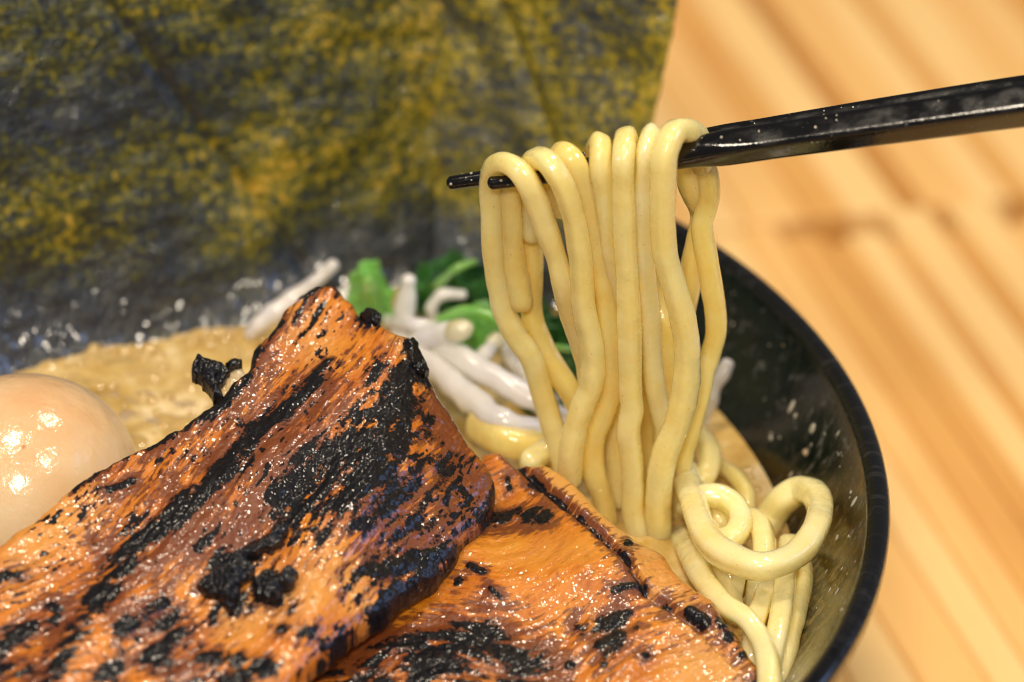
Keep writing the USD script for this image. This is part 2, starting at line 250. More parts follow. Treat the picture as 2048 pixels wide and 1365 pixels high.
M_STAVE = [stave_mat(0, (.88, .53, .19), (.82, .47, .15)), stave_mat(1, (.92, .62, .26), (.88, .56, .21)), stave_mat(2, (.78, .42, .12), (.66, .32, .08)), stave_mat(3, (.60, .28, .065), (.47, .195, .04))]
table = thing('table', 'light wooden table top of glued staves under the black bowl', 'table')
def stave(a, b, c, d, h, material):
    z0, e = -.03, .0006
    v = []
    for (l, w, z) in ((0, 0, z0), (0, 0, h - e), (e, e, h)):
        for (s, t) in ((a + l, c + w), (b - l, c + w), (b - l, d - w), (a + l, d - w)): v.append(TD * s + TN * t + [0, 0, z])
    f = []
    for k in (0, 4):
        for i in range(4): j = (i + 1) % 4; f += [[k + i, k + j, k + 4 + j], [k + i, k + 4 + j, k + 4 + i]]
    f += [[8, 9, 10], [8, 10, 11], [0, 2, 1], [0, 3, 2]]
    t = trimesh.Trimesh(v, f, process=False)
    if t.volume < 0: t.invert()
    obj('stave', t, material, table, smooth=False)
NEAR = [(.1195, 0), (.1300, 1), (.1420, 0), (.1545, 1), (.1630, 0), (.1712, 2), (.1800, 2), (.1855, 1), (.1935, 2), (.1968, 1), (.2070, 2), (.2115, 1), (.2220, 0), (.2360, 1), (.2500, None)]
FARR = [(.1300, 1), (.1420, 0), (.1550, 1), (.1660, 0), (.1800, 2), (.1895, 1), (.2020, 3), (.2075, 0), (.2185, 1), (.2280, 2), (.2330, 1), (.2480, 0), (.2575, 1), (.2640, 2), (.2740, 3), (.2790, 0), (.2920, None)]
for rows, s0, s1 in ((NEAR, -.22, .176), (FARR, .176, .62)):
    for (a_, k), (b_, _) in zip(rows, rows[1:]):
        j = .006 * math.sin(a_ * 900)
        stave(s0, s1 + (j if s0 < 0 else 0) - .0003, a_, b_ - .0003, -rng.uniform(0, .0002), M_STAVE[k]) if s0 < 0 else stave(s0 + .0062, s1, a_, b_ - .0003, -rng.uniform(0, .0002), M_STAVE[k])
def fill(n0, n1, s_a, s_b):
    while n0 < n1 - .002:
        w = min(rng.uniform(.008, .016), n1 - n0); s0 = s_a - rng.uniform(0, .2)
        while s0 < s_b:
            L = rng.uniform(.24, .6); k = rng.choice(4, p=[.36, .34, .22, .08])
            if s0 + L > s_a + .02: stave(max(s0, s_a), min(s0 + L, s_b) - .0003, n0, n0 + w - .0003, -rng.uniform(0, .0002), M_STAVE[k])
            s0 += L
        n0 += w
fill(-.28, .1195, -.40, .62); fill(.1195, .1300, .1825, .62); fill(.2500, .2920, -.22, .176); fill(.2920, .36, -.30, .62)

# ------------------------------------------------------------------ bowl
def lathe(profile, n=160):
    p = np.asarray(profile); a = np.arange(n) * 2 * np.pi / n
    v = np.stack([p[:, None, 0] * np.cos(a), p[:, None, 0] * np.sin(a), np.repeat(p[:, 1:], n, 1)], -1).reshape(-1, 3)
    i, j = np.meshgrid(np.arange(len(p) - 1), np.arange(n), indexing='ij')
    q = np.stack([i * n + j, i * n + (j + 1) % n, (i + 1) * n + (j + 1) % n, (i + 1) * n + j], -1).reshape(-1, 4)
    return trimesh.Trimesh(v, np.vstack([q[:, [0, 1, 2]], q[:, [0, 2, 3]]]), process=False)
outer = [(.0001, .010), (.036, .010), (.045, .0115), (.066, .021), (.085, .037), (.099, .056), (.1075, .073), (.1112, .0815)]
lip = [(.1112 - .0019 + .0019 * math.cos(t), .0830 + .0019 * math.sin(t)) for t in np.linspace(.1, math.pi * .95, 9)]
inner = [(.1072, .0820), (.1050, .0768), (.1020, .0715), (.0985, .0660), (.0930, .0560), (.080, .038), (.060, .024), (.036, .016), (.0001, .015)]
prof = spline([(a, b, 0) for a, b in outer], 40)[:, :2].tolist() + lip + spline([(a, b, 0) for a, b in inner], 44)[:, :2].tolist()
bowl = thing('ramen_bowl', 'round black glazed ramen bowl holding broth, noodles and pork on the wooden table', 'bowl')
obj('bowl_body', lathe(prof), M_BOWL, bowl, smooth=50)
obj('foot_ring', lathe([(.034, .0098), (.034, .0), (.036, -.0 + .0004), (.0395, .0004), (.041, .0105)], 96), M_BOWL, bowl)
for (px, py, r) in ((1665, 755, .0010), (1612, 905, .0006), (1570, 690, .0005)):
    d = ray(px, py); ts = np.linspace(.4, .75, 4000); q = EYE + ts[:, None] * d
    rr = np.interp(q[:, 2], [.056, .066, .0715, .0765, .0815], [.093, .0985, .1020, .105, .1076])
    hit = q[np.argmax((np.hypot(q[:, 0], q[:, 1]) > rr) & (q[:, 1] > -.05) & (q[:, 2] < .083))]
    obj('stuck_crumb', blob(hit, r, int(px), .25, 2, squash=(1, 1.4, .8)), M_FATBIT, bowl)

zz_ = np.array([.056, .066, .0715, .0768, .0820]); rr_ = np.array([.093, .0985, .1020, .1050, .1072]); flecks = []
for q in range(150):
    a = math.radians(rng.uniform(-48, 72)); z = rng.uniform(.0685, .0812); r = .00012 + .0006 * rng.random() ** 3
    rad = np.interp(z, zz_, rr_); c = np.array([rad * math.cos(a), rad * math.sin(a), z])
    b_ = blob(np.zeros(3), 1, q, .35, 1); nn = np.array([math.cos(a), math.sin(a), -.4]); nn /= np.linalg.norm(nn); t1 = np.array([-math.sin(a), math.cos(a), 0]); t2 = np.cross(nn, t1)
    b_.vertices = (b_.vertices[:, :1] * t1 * rng.uniform(.7, 1.3) + b_.vertices[:, 1:2] * t2 * rng.uniform(.8, 2.2) + b_.vertices[:, 2:] * nn * .3) * r + c; flecks.append(b_)
obj('broth_flecks', trimesh.util.concatenate(flecks), M_FLECK, bowl, smooth=True, kind='stuff')

# ------------------------------------------------------------------ broth
soup = thing('broth', 'creamy tan pork broth with oil bubbles filling the black bowl', 'broth')
g = np.linspace(-1, 1, 260); X, Y = np.meshgrid(g, g)
rad_ = np.maximum(np.abs(X), np.abs(Y)); ln = np.hypot(X, Y); k = np.where(ln > 0, rad_ / np.maximum(ln, 1e-9), 0)
P = np.stack([X * k * SOUP_R * 1.0008, Y * k * SOUP_R * 1.0008, np.zeros_like(X)], -1)
hz = (meshkit.fbm(P * 130 + 3, 4, 3) - .5) * .0022
edge = np.clip((SOUP_R - np.hypot(P[..., 0], P[..., 1])) / .006, 0, 1)
P[..., 2] = SOUP_Z + hz * edge + .0005 * (1 - edge) ** 2
N = len(g); ii, jj = np.meshgrid(np.arange(N - 1), np.arange(N - 1), indexing='ij')
q = np.stack([ii * N + jj, ii * N + jj + 1, (ii + 1) * N + jj + 1, (ii + 1) * N + jj], -1).reshape(-1, 4)
def soup_h(x, y): return SOUP_Z + (meshkit.fbm(np.array([[x, y, 0]]) * 130 + 3, 4, 3)[0] - .5) * .0022
obj('broth_surface', (P.reshape(-1, 3), q), M_BROTH, soup, smooth=True)
bub = []
for (px, py, n, sp) in ((250, 740, 50, 90), (420, 660, 40, 70), (330, 850, 36, 60), (140, 710, 20, 40), (1460, 880, 14, 40), (1430, 1000, 12, 60), (1500, 1200, 26, 60), (480, 640, 16, 40), (1480, 960, 14, 40)):
    for _ in range(n):
        c = at_z(px + rng.normal() * sp, py + rng.normal() * sp * .5, SOUP_Z)
        r = .0003 + .0012 * rng.random() ** 2.2
        if math.hypot(c[0], c[1]) > SOUP_R - .002: continue
        c[2] = soup_h(c[0], c[1]) + r * .1
        s = trimesh.creation.icosphere(2, r); s.vertices = s.vertices * [1, 1, .6] + c; bub.append(s)
def dome(c, rc, w):
    t = np.linspace(0, math.asin(min(w / rc, .98)), 8); d_ = lathe([(max(rc * math.sin(x), 1e-6), rc * (math.cos(x) - math.cos(t[-1]))) for x in t[::-1]], 24)
    d_.vertices += c; d_.invert() if d_.face_normals[:, 2].mean() < 0 else None; return d_
for (px, py, n, sx, sy) in ((300, 730, 22, 120, 50), (420, 650, 16, 90, 20), (320, 850, 10, 50, 30), (1470, 900, 6, 40, 40), (1450, 1170, 8, 60, 60), (150, 720, 6, 40, 10)):
    for _ in range(n):
        c = at_z(px + rng.normal() * sx, py + rng.normal() * sy, SOUP_Z); rc = rng.uniform(.0022, .0045)
        if math.hypot(c[0], c[1]) > SOUP_R - .004: continue
        c[2] = soup_h(c[0], c[1]) - .0001; bub.append(dome(c, rc, rc * rng.uniform(.4, .58)))
obj('oil_bubbles', trimesh.util.concatenate(bub), M_OIL, soup, smooth=True, kind='stuff')
for (px, py, r) in ((290, 780, .0028), (262, 800, .0022), (330, 828, .0026), (240, 830, .002), (215, 790, .0018), (370, 800, .0022), (300, 850, .0024), (1440, 955, .0022), (1410, 1170, .002), (1500, 925, .0014)):
    c = at_z(px, py, SOUP_Z); c[2] = soup_h(c[0], c[1]) - r * .32
    obj('fat_bit', blob(c, r, int(px + py), .35, 3, squash=(1.5, 1, .34)), M_FATBIT, soup, smooth=True)

# ------------------------------------------------------------------ egg
egg = trimesh.creation.icosphere(5, 1.0); v = egg.vertices
v = v * np.array([.0190, .0182, .0182]); v[:, 1:] *= (1 - .10 * v[:, :1] / .019)
EGG = at_z(36, 976, .0690)
th = math.radians(160); v = v @ np.array([[math.cos(th), math.sin(th), 0], [-math.sin(th), math.cos(th), 0], [0, 0, 1]])
egg.vertices = v + EGG
obj('egg', egg, M_EGG, smooth=True, label='whole peeled soy-tinted boiled egg beside the charred pork slice', cat='egg')

# ------------------------------------------------------------------ nori
def nori(name, label, p0, p1, corners, lean, seed, material, curl):
    b = p1 - p0; b /= np.linalg.norm(b); back = np.cross([0, 0, 1.0], b)
    up = np.array([0, 0, 1.0]) * math.cos(lean) + back * math.sin(lean); nrm = np.cross(b, up)   # nrm faces the camera
    c = [at_plane(np.array(x, float), np.array(y, float), p0, nrm) for x, y in corners]   # bl, br, tr, tl
    N = 220; s, t = np.meshgrid(np.linspace(0, 1, N), np.linspace(0, 1, N), indexing='xy')
    wob = (meshkit.fbm(np.stack([t * 26, s * 0, s * 0 + seed], -1), 4, seed) - .5) * .014 * s ** 14
    s2 = s + wob
    P = (c[0] * ((1 - s2) * (1 - t))[..., None] + c[1] * (s2 * (1 - t))[..., None] + c[2] * (s2 * t)[..., None] + c[3] * ((1 - s2) * t)[..., None])
    mm = np.stack([(P - p0) @ b, (P - p0) @ up, np.zeros_like(s)], -1) * 1000
    h = (meshkit.fbm(mm * .07 + seed, 3, seed) - .5) * .0040 + (meshkit.fbm(mm * .5 + seed, 4, seed + 5) - .5) * .0006
    v_ = mm[..., 1]
    h += curl * np.exp(-np.maximum(v_, -4) / 6.0)
    d1 = np.abs((mm[..., 0] - c1x) * .86 + (v_ - 36) * .5) if (c1x := mm[..., 0].mean()) else 0
    h -= .0012 * np.exp(-(d1 / 1.3) ** 2)
    P = P + nrm * h[..., None]
    thick = .0006
    Bk = P - nrm * thick
    V = np.vstack([P.reshape(-1, 3), Bk.reshape(-1, 3)]); K = N * N
    i, j = np.meshgrid(np.arange(N - 1), np.arange(N - 1), indexing='ij')
    q = np.stack([i * N + j, i * N + j + 1, (i + 1) * N + j + 1, (i + 1) * N + j], -1).reshape(-1, 4)
    ring = np.r_[np.arange(N), np.arange(1, N) * N + N - 1, (N - 1) * N + np.arange(N - 2, -1, -1), np.arange(N - 2, 0, -1) * N]
    r2 = np.roll(ring, -1)
    side = np.stack([ring, ring + K, r2 + K, r2], -1)
    pr = obj(name, (V, np.vstack([q, q[:, ::-1] + K, side])), material, smooth=True, label=label, cat='seaweed sheet', group=None)
    primvar(pr, 'sheet', np.vstack([mm.reshape(-1, 3), mm.reshape(-1, 3)]) + [seed * 50, 0, 0])
A, B = at_z(-120, 760, SOUP_Z - .001), at_z(915, 548, SOUP_Z - .001)
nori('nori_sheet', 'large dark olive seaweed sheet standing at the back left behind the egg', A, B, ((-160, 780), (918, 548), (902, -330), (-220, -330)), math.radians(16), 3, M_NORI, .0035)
C_, D_ = at_z(850, 540, SOUP_Z), at_z(1262, 645, SOUP_Z)
nori('nori_sheet', 'yellower translucent seaweed sheet with ragged edge, behind the chopstick tips', C_, D_, ((845, 560), (1222, 690), (1416, -330), (800, -330)), math.radians(15), 11, M_NORI2, .002)

# ------------------------------------------------------------------ chopsticks
def chopstick(label, pts, widths, square_from, seed):
    p = spline(np.array([at_y(np.float64(x), np.float64(y), Y0 + dy) for x, y, dy in pts]), 150)
    s = np.linspace(0, 1, 150); t = (p[-1] - p[0]) / np.linalg.norm(p[-1] - p[0])
    scale = depth(p) / FPX
    r = np.interp(s, widths[0], widths[1]) * .5 * scale
    e = math.radians(62); up0 = np.array([0, -math.cos(e), math.sin(e)]); up0 -= t * (up0 @ t); up0 /= np.linalg.norm(up0)
    sd = np.cross(t, up0); sides = 48; ang = np.arange(sides) * 2 * np.pi / sides
    rings, rr = [], r
    heads = [(-.8 * x, math.sqrt(1 - x * x)) for x in (.999, .97, .9, .75, .5, .25)]
    rows = [(p[0] + t * r[0] * a, r[0] * k, 0.0) for a, k in heads] + [(p[i], r[i], sm(square_from, square_from + .12, s[i])) for i in range(len(p))]
    for c, k, sq in rows:
        ex = 2 + 6.5 * sq; ca, sa = np.cos(ang), np.sin(ang)
        m = (np.abs(ca) ** ex + np.abs(sa) ** ex) ** (-1 / ex) * (1 - .16 * sq)
        rings.append(c + (k * m * ca)[:, None] * up0 + (k * m * sa)[:, None] * sd)
    n = len(rings); V = np.vstack(rings); i, j = np.meshgrid(np.arange(n - 1), np.arange(sides), indexing='ij')
    q = np.stack([i * sides + j, (i + 1) * sides + j, (i + 1) * sides + (j + 1) % sides, i * sides + (j + 1) % sides], -1).reshape(-1, 4)
    V = np.vstack([V, rows[0][0], rows[-1][0]]); kk = np.arange(sides)
    f = np.vstack([q[:, [0, 1, 2]], q[:, [0, 2, 3]], np.stack([np.full(sides, len(V) - 2), kk, (kk + 1) % sides], 1), np.stack([np.full(sides, len(V) - 1), (n - 1) * sides + (kk + 1) % sides, (n - 1) * sides + kk], 1)])
    tm = trimesh.Trimesh(V, f, process=False)
    if tm.volume < 0: tm.invert()
    top = thing('chopstick', label, 'chopstick')
    obj('shaft', tm, M_STICK, top, smooth=35)
    drops = []
    r_ = np.random.default_rng(seed)
    for _ in range(36):
        i = int(149 * r_.random() ** 1.4 * .6); a = r_.normal() * .9 + .2
        c = p[i] + (math.cos(a) * up0 - math.sin(a) * sd * 1) * r[i] * .97; k = .0001 + .0002 * r_.random() ** 2
        d = trimesh.creation.icosphere(1, k); d.vertices += c; drops.append(d)
    obj('wet_droplets', trimesh.util.concatenate(drops), M_DROP, top, smooth=True, kind='stuff')
M_DROP = mat('broth_droplet', {'p': ('principled_bsdf', {'base_color': (.9, .85, .7), 'roughness': .03, 'transmission_weight': .6, 'ior': 1.4})})
W = ([0, .12, .42, .6, 1], [27, 40, 66, 74, 84])
chopstick('front black chopstick over which the lifted noodles hang, nearest the viewer', [(986, 366, 0), (1430, 299, -.001), (2048, 211, -.006), (2500, 150, -.010)], ([0, .12, .3, .55, .7, 1], [28, 42, 64, 76, 82, 90]), .27, 5)
chopstick('rear black chopstick whose tip pokes out furthest left behind the noodles', [(904, 366, .0078), (1170, 326, .0076), (1430, 285, .0075), (2048, 192, .004), (2500, 140, .000)], ([0, .12, .3, .55, .7, 1], [28, 38, 56, 70, 76, 86]), .30, 6)

# ------------------------------------------------------------------ noodles
def noodle(label, pts, w=43, deep=0, group=None, ymode=True, seed=0, plain=None):
    """pts: (px, py, d): d is the distance behind the hanging plane (ymode) or the height above the broth."""
    P3 = np.array([at_y(np.float64(x), np.float64(y), Y0 + d) if ymode else at_z(np.float64(x), np.float64(y), SOUP_Z + d) for x, y, d in pts])
    L = np.linalg.norm(np.diff(P3, axis=0), axis=1).sum(); n = max(24, int(L / .0006))
    p = spline(P3, n)
    wr = np.random.default_rng(seed + 100); off = wr.random() * 50
    s = np.arange(n) * .0006
    width = w * 1.04 * (1 + .11 * (meshkit.fbm(np.stack([s * 110 + off, s * 0, s * 0], -1), 3, seed) - .5) * 2)
    r = width * .5 * depth(p) / FPX
    ex = 3.2
    def sec(A, i, n_): 
        a = A + .6 + seed; return (np.abs(np.cos(a)) ** ex + np.abs(np.sin(a)) ** ex) ** (-1 / ex) * (1 * .97)
    t = tube(p, r, 20, sec, jitter=.00007, seed=seed)
    return obj('noodle', t, M_NOODLE[deep], smooth=True, label=label, cat='noodle', group=group)
H = 'noodles hanging from the chopsticks'
FR, TP, BK = -.0040, 0.0, .0040
# leftmost, its back strand bowing out to the left
noodle('leftmost lifted noodle looping over the front chopstick tip and bowing out left', [(1135, 960, 0), (1116, 890, .001), (1090, 805, .002), (1064, 718, .0025), (1030, 668, .003), (1004, 610, .0035), (988, 520, BK), (984, 440, BK), (981, 372, BK), (989, 338, .002), (1012, 328, -.0005), (1036, 340, -.003), (1056, 366, FR), (1075, 408, FR), (1092, 457, FR), (1111, 510, FR), (1125, 563, FR), (1134, 600, -.003), (1150, 650, -.0015), (1168, 705, 0), (1180, 770, .002), (1190, 850, .003), (1195, 960, .004)], 46, 0, H, seed=1)
noodle('second lifted noodle from the left, swinging right then back left at its foot', [(1064, 470, .0045), (1066, 380, BK), (1062, 335, .002), (1072, 318, -.001), (1092, 322, -.004), (1112, 345, -.0055), (1132, 385, -.006), (1149, 444, -.006), (1159, 497, -.006), (1164, 550, -.006), (1166, 600, -.006), (1172, 640, -.006), (1182, 685, -.006), (1186, 730, -.006), (1181, 775, -.006), (1166, 810, -.006), (1152, 850, -.006), (1142, 903, -.006), (1140, 960, -.005)], 43, 0, H, seed=2)
noodle('third lifted noodle from the left, under the visible gap in the drape', [(1120, 420, .0045), (1112, 350, .003), (1116, 312, 0), (1134, 308, -.003), (1152, 330, FR), (1166, 380, FR), (1177, 431, FR), (1186, 484, FR), (1198, 536, FR), (1208, 586, FR), (1215, 639, FR), (1222, 692, FR), (1224, 745, FR), (1219, 790, FR), (1206, 830, FR), (1192, 866, FR), (1186, 910, FR), (1190, 955, FR), (1206, 1000, -.003), (1214, 1040, -.003)], 42, 2, H, seed=3)
noodle('inner lifted noodle behind the left loop ending in a rounded cut tip', [(1018, 362, .0042), (1022, 420, .0042), (1027, 510, .0042), (1037, 570, .0038), (1043, 606, .0034)], 44, 2, H, seed=4)
noodle('lifted noodle at the back of the left loop, its foot crossing to the right', [(1050, 360, .0062), (1060, 430, .0065), (1064, 500, .0065), (1065, 560, .006), (1064, 620, .0058), (1072, 662, .005), (1096, 712, .004), (1128, 764, .003), (1152, 805, .003), (1170, 850, .003), (1176, 920, .003)], 40, 2, H, seed=5)
noodle('fourth lifted noodle, first in the tight row right of the gap', [(1196, 420, .004), (1192, 340, .003), (1192, 296, .001), (1200, 287, -.002), (1201, 330, -.0045), (1207, 378, -.0045), (1214, 444, -.0042), (1219, 497, -.004), (1224, 550, -.0035), (1232, 620, -.003), (1238, 700, -.002), (1240, 780, -.001), (1236, 850, 0), (1234, 930, 0), (1240, 1000, 0)], 42, 0, H, seed=6)
noodle('middle lifted noodle, the straightest, with a kink near its foot', [(1252, 430, .004), (1254, 330, .003), (1254, 287, .001), (1252, 277, -.002), (1247, 318, -.0058), (1247, 378, -.006), (1249, 444, -.006), (1251, 497, -.006), (1255, 550, -.006), (1257, 600, -.006), (1259, 652, -.006), (1260, 718, -.006), (1261, 784, -.006), (1264, 820, -.006), (1257, 862, -.006), (1262, 905, -.006), (1267, 965, -.006), (1267, 1018, -.006), (1276, 1057, -.006), (1280, 1110, -.006)], 43, 0, H, seed=7)
noodle('sixth lifted noodle, slightly recessed left of the thick front noodle', [(1300, 420, .004), (1302, 320, .003), (1304, 280, .001), (1302, 269, -.002), (1291, 312, -.0046), (1287, 378, -.0046), (1287, 444, -.0046), (1290, 510, -.0045), (1293, 563, -.0042), (1298, 613, -.004), (1301, 679, -.0035), (1306, 745, -.003), (1314, 797, -.0025), (1326, 850, -.002), (1330, 920, -.001), (1330, 1000, 0)], 40, 1, H, seed=8)
noodle('thick front noodle at the right, wrapped visibly over the top of the chopstick', [(1400, 330, .0045), (1399, 300, .0038), (1394, 279, .0024), (1376, 263, .0002), (1354, 262, -.0022), (1338, 282, -.0048), (1328, 325, -.0064), (1325, 404, -.0066), (1326, 457, -.0066), (1331, 510, -.0066), (1345, 563, -.0066), (1356, 600, -.0066), (1367, 642, -.0066), (1374, 692, -.0066), (1374, 745, -.0066), (1368, 797, -.0066), (1355, 845, -.0066), (1337, 888, -.0066), (1325, 925, -.0066), (1319, 965, -.0066), (1316, 1018, -.0066), (1317, 1057, -.0066), (1320, 1110, -.006)], 46, 0, H, seed=9)
noodle('rear right lifted noodle that bulges farthest right before curving back', [(1404, 330, .0048), (1414, 352, .005), (1418, 391, .005), (1410, 425, .0045), (1404, 450, .004), (1409, 490, .0035), (1418, 540, .003), (1426, 590, .003), (1432, 630, .003), (1431, 670, .003), (1422, 705, .003), (1410, 738, .002), (1402, 775, .001), (1392, 815, 0), (1380, 860, 0), (1367, 900, 0), (1362, 945, 0), (1364, 1005, 0), (1364, 1057, 0), (1366, 1120, .001)], 44, 2, H, seed=10)
noodle('rear right lifted noodle slanting down left behind the thick front noodle', [(1372, 320, .0042), (1376, 360, .0042), (1390, 396, .0055), (1402, 431, .007), (1394, 480, .0072), (1384, 530, .007), (1376, 590, .006), (1362, 660, .005), (1350, 740, .004), (1344, 830, .003), (1340, 940, .003)], 42, 2, H, seed=11)
noodle('lifted noodle seen only in the gap left of the thick front noodle', [(1310, 420, .004), (1316, 520, .003), (1322, 600, .001), (1330, 660, -.001), (1338, 720, -.0015), (1342, 790, -.001), (1345, 880, .001), (1345, 980, .002)], 36, 2, H, seed=12)
noodle('rear lifted noodle glimpsed between the third and the middle noodle', [(1150, 420, .005), (1180, 500, .005), (1222, 560, .004), (1240, 620, .002), (1246, 700, .002), (1230, 800, .003), (1215, 900, .004), (1235, 1000, .004)], 40, 2, H, seed=13)
noodle('rear lifted noodle glimpsed just right of the middle noodle', [(1270, 400, .006), (1272, 520, .006), (1280, 650, .005), (1290, 800, .005), (1285, 900, .005), (1290, 1040, .003)], 44, 2, H, seed=14)
G = 'noodles lying in the broth'
noodle('large noodle coil lying against the right bowl wall', [(1372, 950, .006), (1384, 992, .008), (1399, 1043, .010), (1420, 1085, .011), (1464, 1117, .012), (1520, 1133, .013), (1569, 1122, .013), (1608, 1095, .013), (1632, 1055, .013), (1640, 1018, .012), (1630, 990, .011), (1604, 980, .009), (1572, 996, .007), (1549, 1022, .004), (1530, 1056, .001), (1520, 1080, -.004)], 54, 1, G, False, 21)
noodle('noodle curled in a tight spiral beside the right end of the lifted noodles', [(1376, 1010, .006), (1394, 998, .0085), (1420, 992, .0095), (1450, 997, .0095), (1474, 1018, .009), (1481, 1044, .0085), (1470, 1070, .008), (1446, 1080, .007), (1424, 1070, .006), (1410, 1048, .005), (1404, 1030, .003)], 46, 1, G, False, 22)
noodle('noodle filling the inside of the tight spiral', [(1400, 1012, .005), (1425, 1024, .006), (1442, 1042, .0058), (1452, 1060, .004)], 34, 0, G, False, 23)
noodle('noodle arching out from under the large coil and passing beneath it', [(1490, 1060, .003), (1503, 1040, .006), (1520, 1052, .007), (1528, 1085, .007), (1526, 1130, .006), (1517, 1170, .005), (1512, 1210, .002)], 42, 1, G, False, 24)
noodle('noodle dipping into broth left of the others below the large coil', [(1480, 1110, .006), (1472, 1150, .006), (1465, 1190, .004), (1462, 1230, -.002)], 40, 1, G, False, 25)
noodle('pale noodle along the bowl wall below the large coil', [(1580, 1090, .004), (1572, 1140, .006), (1568, 1190, .006), (1560, 1240, .006), (1550, 1290, .005), (1538, 1340, .004), (1520, 1400, .0)], 44, 1, G, False, 26)
noodle('noodle emerging along the right edge of the lower pork slice', [(1362, 1070, -.001), (1385, 1115, .004), (1410, 1165, .006), (1452, 1212, .007), (1494, 1240, .007), (1524, 1285, .006), (1538, 1335, .006), (1540, 1400, .004)], 46, 1, G, False, 27)
noodle('noodle loop behind the foot of the lifted noodles at the right', [(1370, 850, .002), (1392, 870, .005), (1414, 896, .006), (1418, 930, .006), (1404, 962, .005), (1382, 985, .002)], 44, 0, G, False, 28)
noodle('noodle end peeping out left of the lifted noodles above the pork', [(1060, 925, .008), (1090, 905, .008), (1130, 880, .008), (1170, 868, .006)], 44, 1, G, False, 29)
noodle('tan noodle between the bean sprouts and the pork slice', [(960, 850, .006), (1010, 880, .007), (1070, 895, .006), (1120, 915, .004)], 60, 2, G, False, 31)

noodle('short noodle slipping under broth between the pork edge and the coil', [(1398, 1075, .001), (1436, 1116, .005), (1456, 1160, .0055), (1466, 1215, .003), (1470, 1260, -.002)], 38, 1, G, False, 33)
noodle('noodle in broth between the pale wall noodle and the pork corner', [(1545, 1140, .003), (1528, 1195, .005), (1508, 1255, .0045), (1500, 1330, .001)], 40, 1, G, False, 34)
noodle('outermost noodle half sunk against the wall below the coil', [(1604, 1105, .002), (1606, 1160, .0035), (1592, 1220, .0035), (1576, 1290, .003), (1560, 1370, .001)], 38, 0, G, False, 35)
noodle('noodle bit lying in broth behind the spiral', [(1436, 930, .000), (1466, 948, .0035), (1490, 980, .0035), (1494, 1012, .002)], 34, 0, G, False, 36)
# ------------------------------------------------------------------ bean sprouts and greens
def sprout(label, pts, w0, w1, head=None, seed=0):
    P3 = np.array([at_z(np.float64(x), np.float64(y), SOUP_Z + d) for x, y, d in pts]); p = spline(P3, 60)
    sc = depth(p) / FPX; s = np.linspace(0, 1, 60)
    top = thing('bean_sprout', label, 'bean sprout', 'bean sprouts in the broth')
    obj('sprout_stalk', tube(p, np.interp(s, [0, .3, .7, 1], [w0 * .72, w0 * .92, w1 * .95, w1 * .6]) * .5 * sc, 16, None, jitter=.0004, seed=seed), M_SPROUT, top, smooth=True)
    if head:
        q = p[0] if head < 0 else p[-1]; d = (p[0] - p[3]) if head < 0 else (p[-1] - p[-4]); d /= np.linalg.norm(d); r = abs(head) * .5 * sc[0]
        b = blob(np.zeros(3), 1, seed, .1, 3); a_, b_, _ = frame(d)
        b.vertices = (b.vertices[:, :1] * a_ * .75 + b.vertices[:, 1:2] * b_ * .85 + b.vertices[:, 2:] * d * 1.25) * r + q + d * r * .5
        obj('sprout_head', b, M_SPROUT_Y, top, smooth=True)
sprout('long pale bean sprout leaning on the foot of the dark seaweed sheet', [(668, 530, .012), (610, 580, .008), (540, 632, .004), (500, 668, .001)], 34, 44, None, 41)
sprout('upright short bean sprout stump behind the peak of the pork', [(818, 562, .016), (812, 620, .010), (796, 690, .004), (790, 740, 0)], 44, 46, None, 42)
sprout('thick white bean sprout lying towards the lifted noodles, the upper of two', [(830, 655, .008), (900, 705, .010), (980, 750, .010), (1080, 808, .008), (1130, 830, .006)], 56, 54, None, 43)
sprout('thick white bean sprout lying against the pork edge, the lower of two', [(800, 690, .008), (880, 745, .009), (950, 805, .009), (1010, 845, .009), (1080, 858, .007), (1140, 852, .004)], 60, 52, None, 44)
sprout('bean sprout with a yellow tip in front of the green spinach stem', [(905, 664, .014), (870, 672, .012), (820, 690, .009)], 52, 48, -58, 45)
sprout('small yellowish bean sprout curl below the bright spinach leaf', [(925, 590, .010), (885, 590, .010), (866, 612, .008), (862, 650, .004)], 30, 28, None, 46)
sprout('bean sprout stump behind the lifted noodles near the right bowl wall', [(1456, 728, .012), (1436, 765, .009), (1418, 810, .005), (1400, 850, 0)], 34, 36, None, 47)
sprout('bean sprout hook beside the foot of the leftmost lifted noodle', [(1020, 660, .012), (1024, 710, .008), (1040, 742, .006), (1070, 735, .006)], 44, 34, None, 48)
sprout('white bean sprout bit between the pork peak and the green leaf', [(700, 575, .008), (680, 600, .006), (660, 640, .002)], 40, 40, None, 49)
sprout('thin bean sprout crossing under the two thick ones', [(870, 640, .004), (910, 690, .006), (935, 760, .006), (950, 830, .004)], 34, 30, None, 61)
sprout('thin bean sprout lying along the peak side of the pork', [(770, 640, .006), (830, 650, .010), (900, 655, .009)], 32, 28, None, 62)
sprout('bean sprout bit peeping left of the leftmost noodle foot', [(1040, 735, .010), (1075, 770, .008), (1110, 800, .005)], 36, 30, None, 63)
sprout('slim bean sprout lying beside the lower thick one', [(905, 790, .004), (985, 830, .006), (1060, 876, .006), (1110, 885, .004)], 36, 30, None, 64)
sprout('bean sprout with yellow head under the dark spinach frond', [(985, 690, .010), (960, 720, .009), (925, 735, .006)], 34, 34, -44, 65)
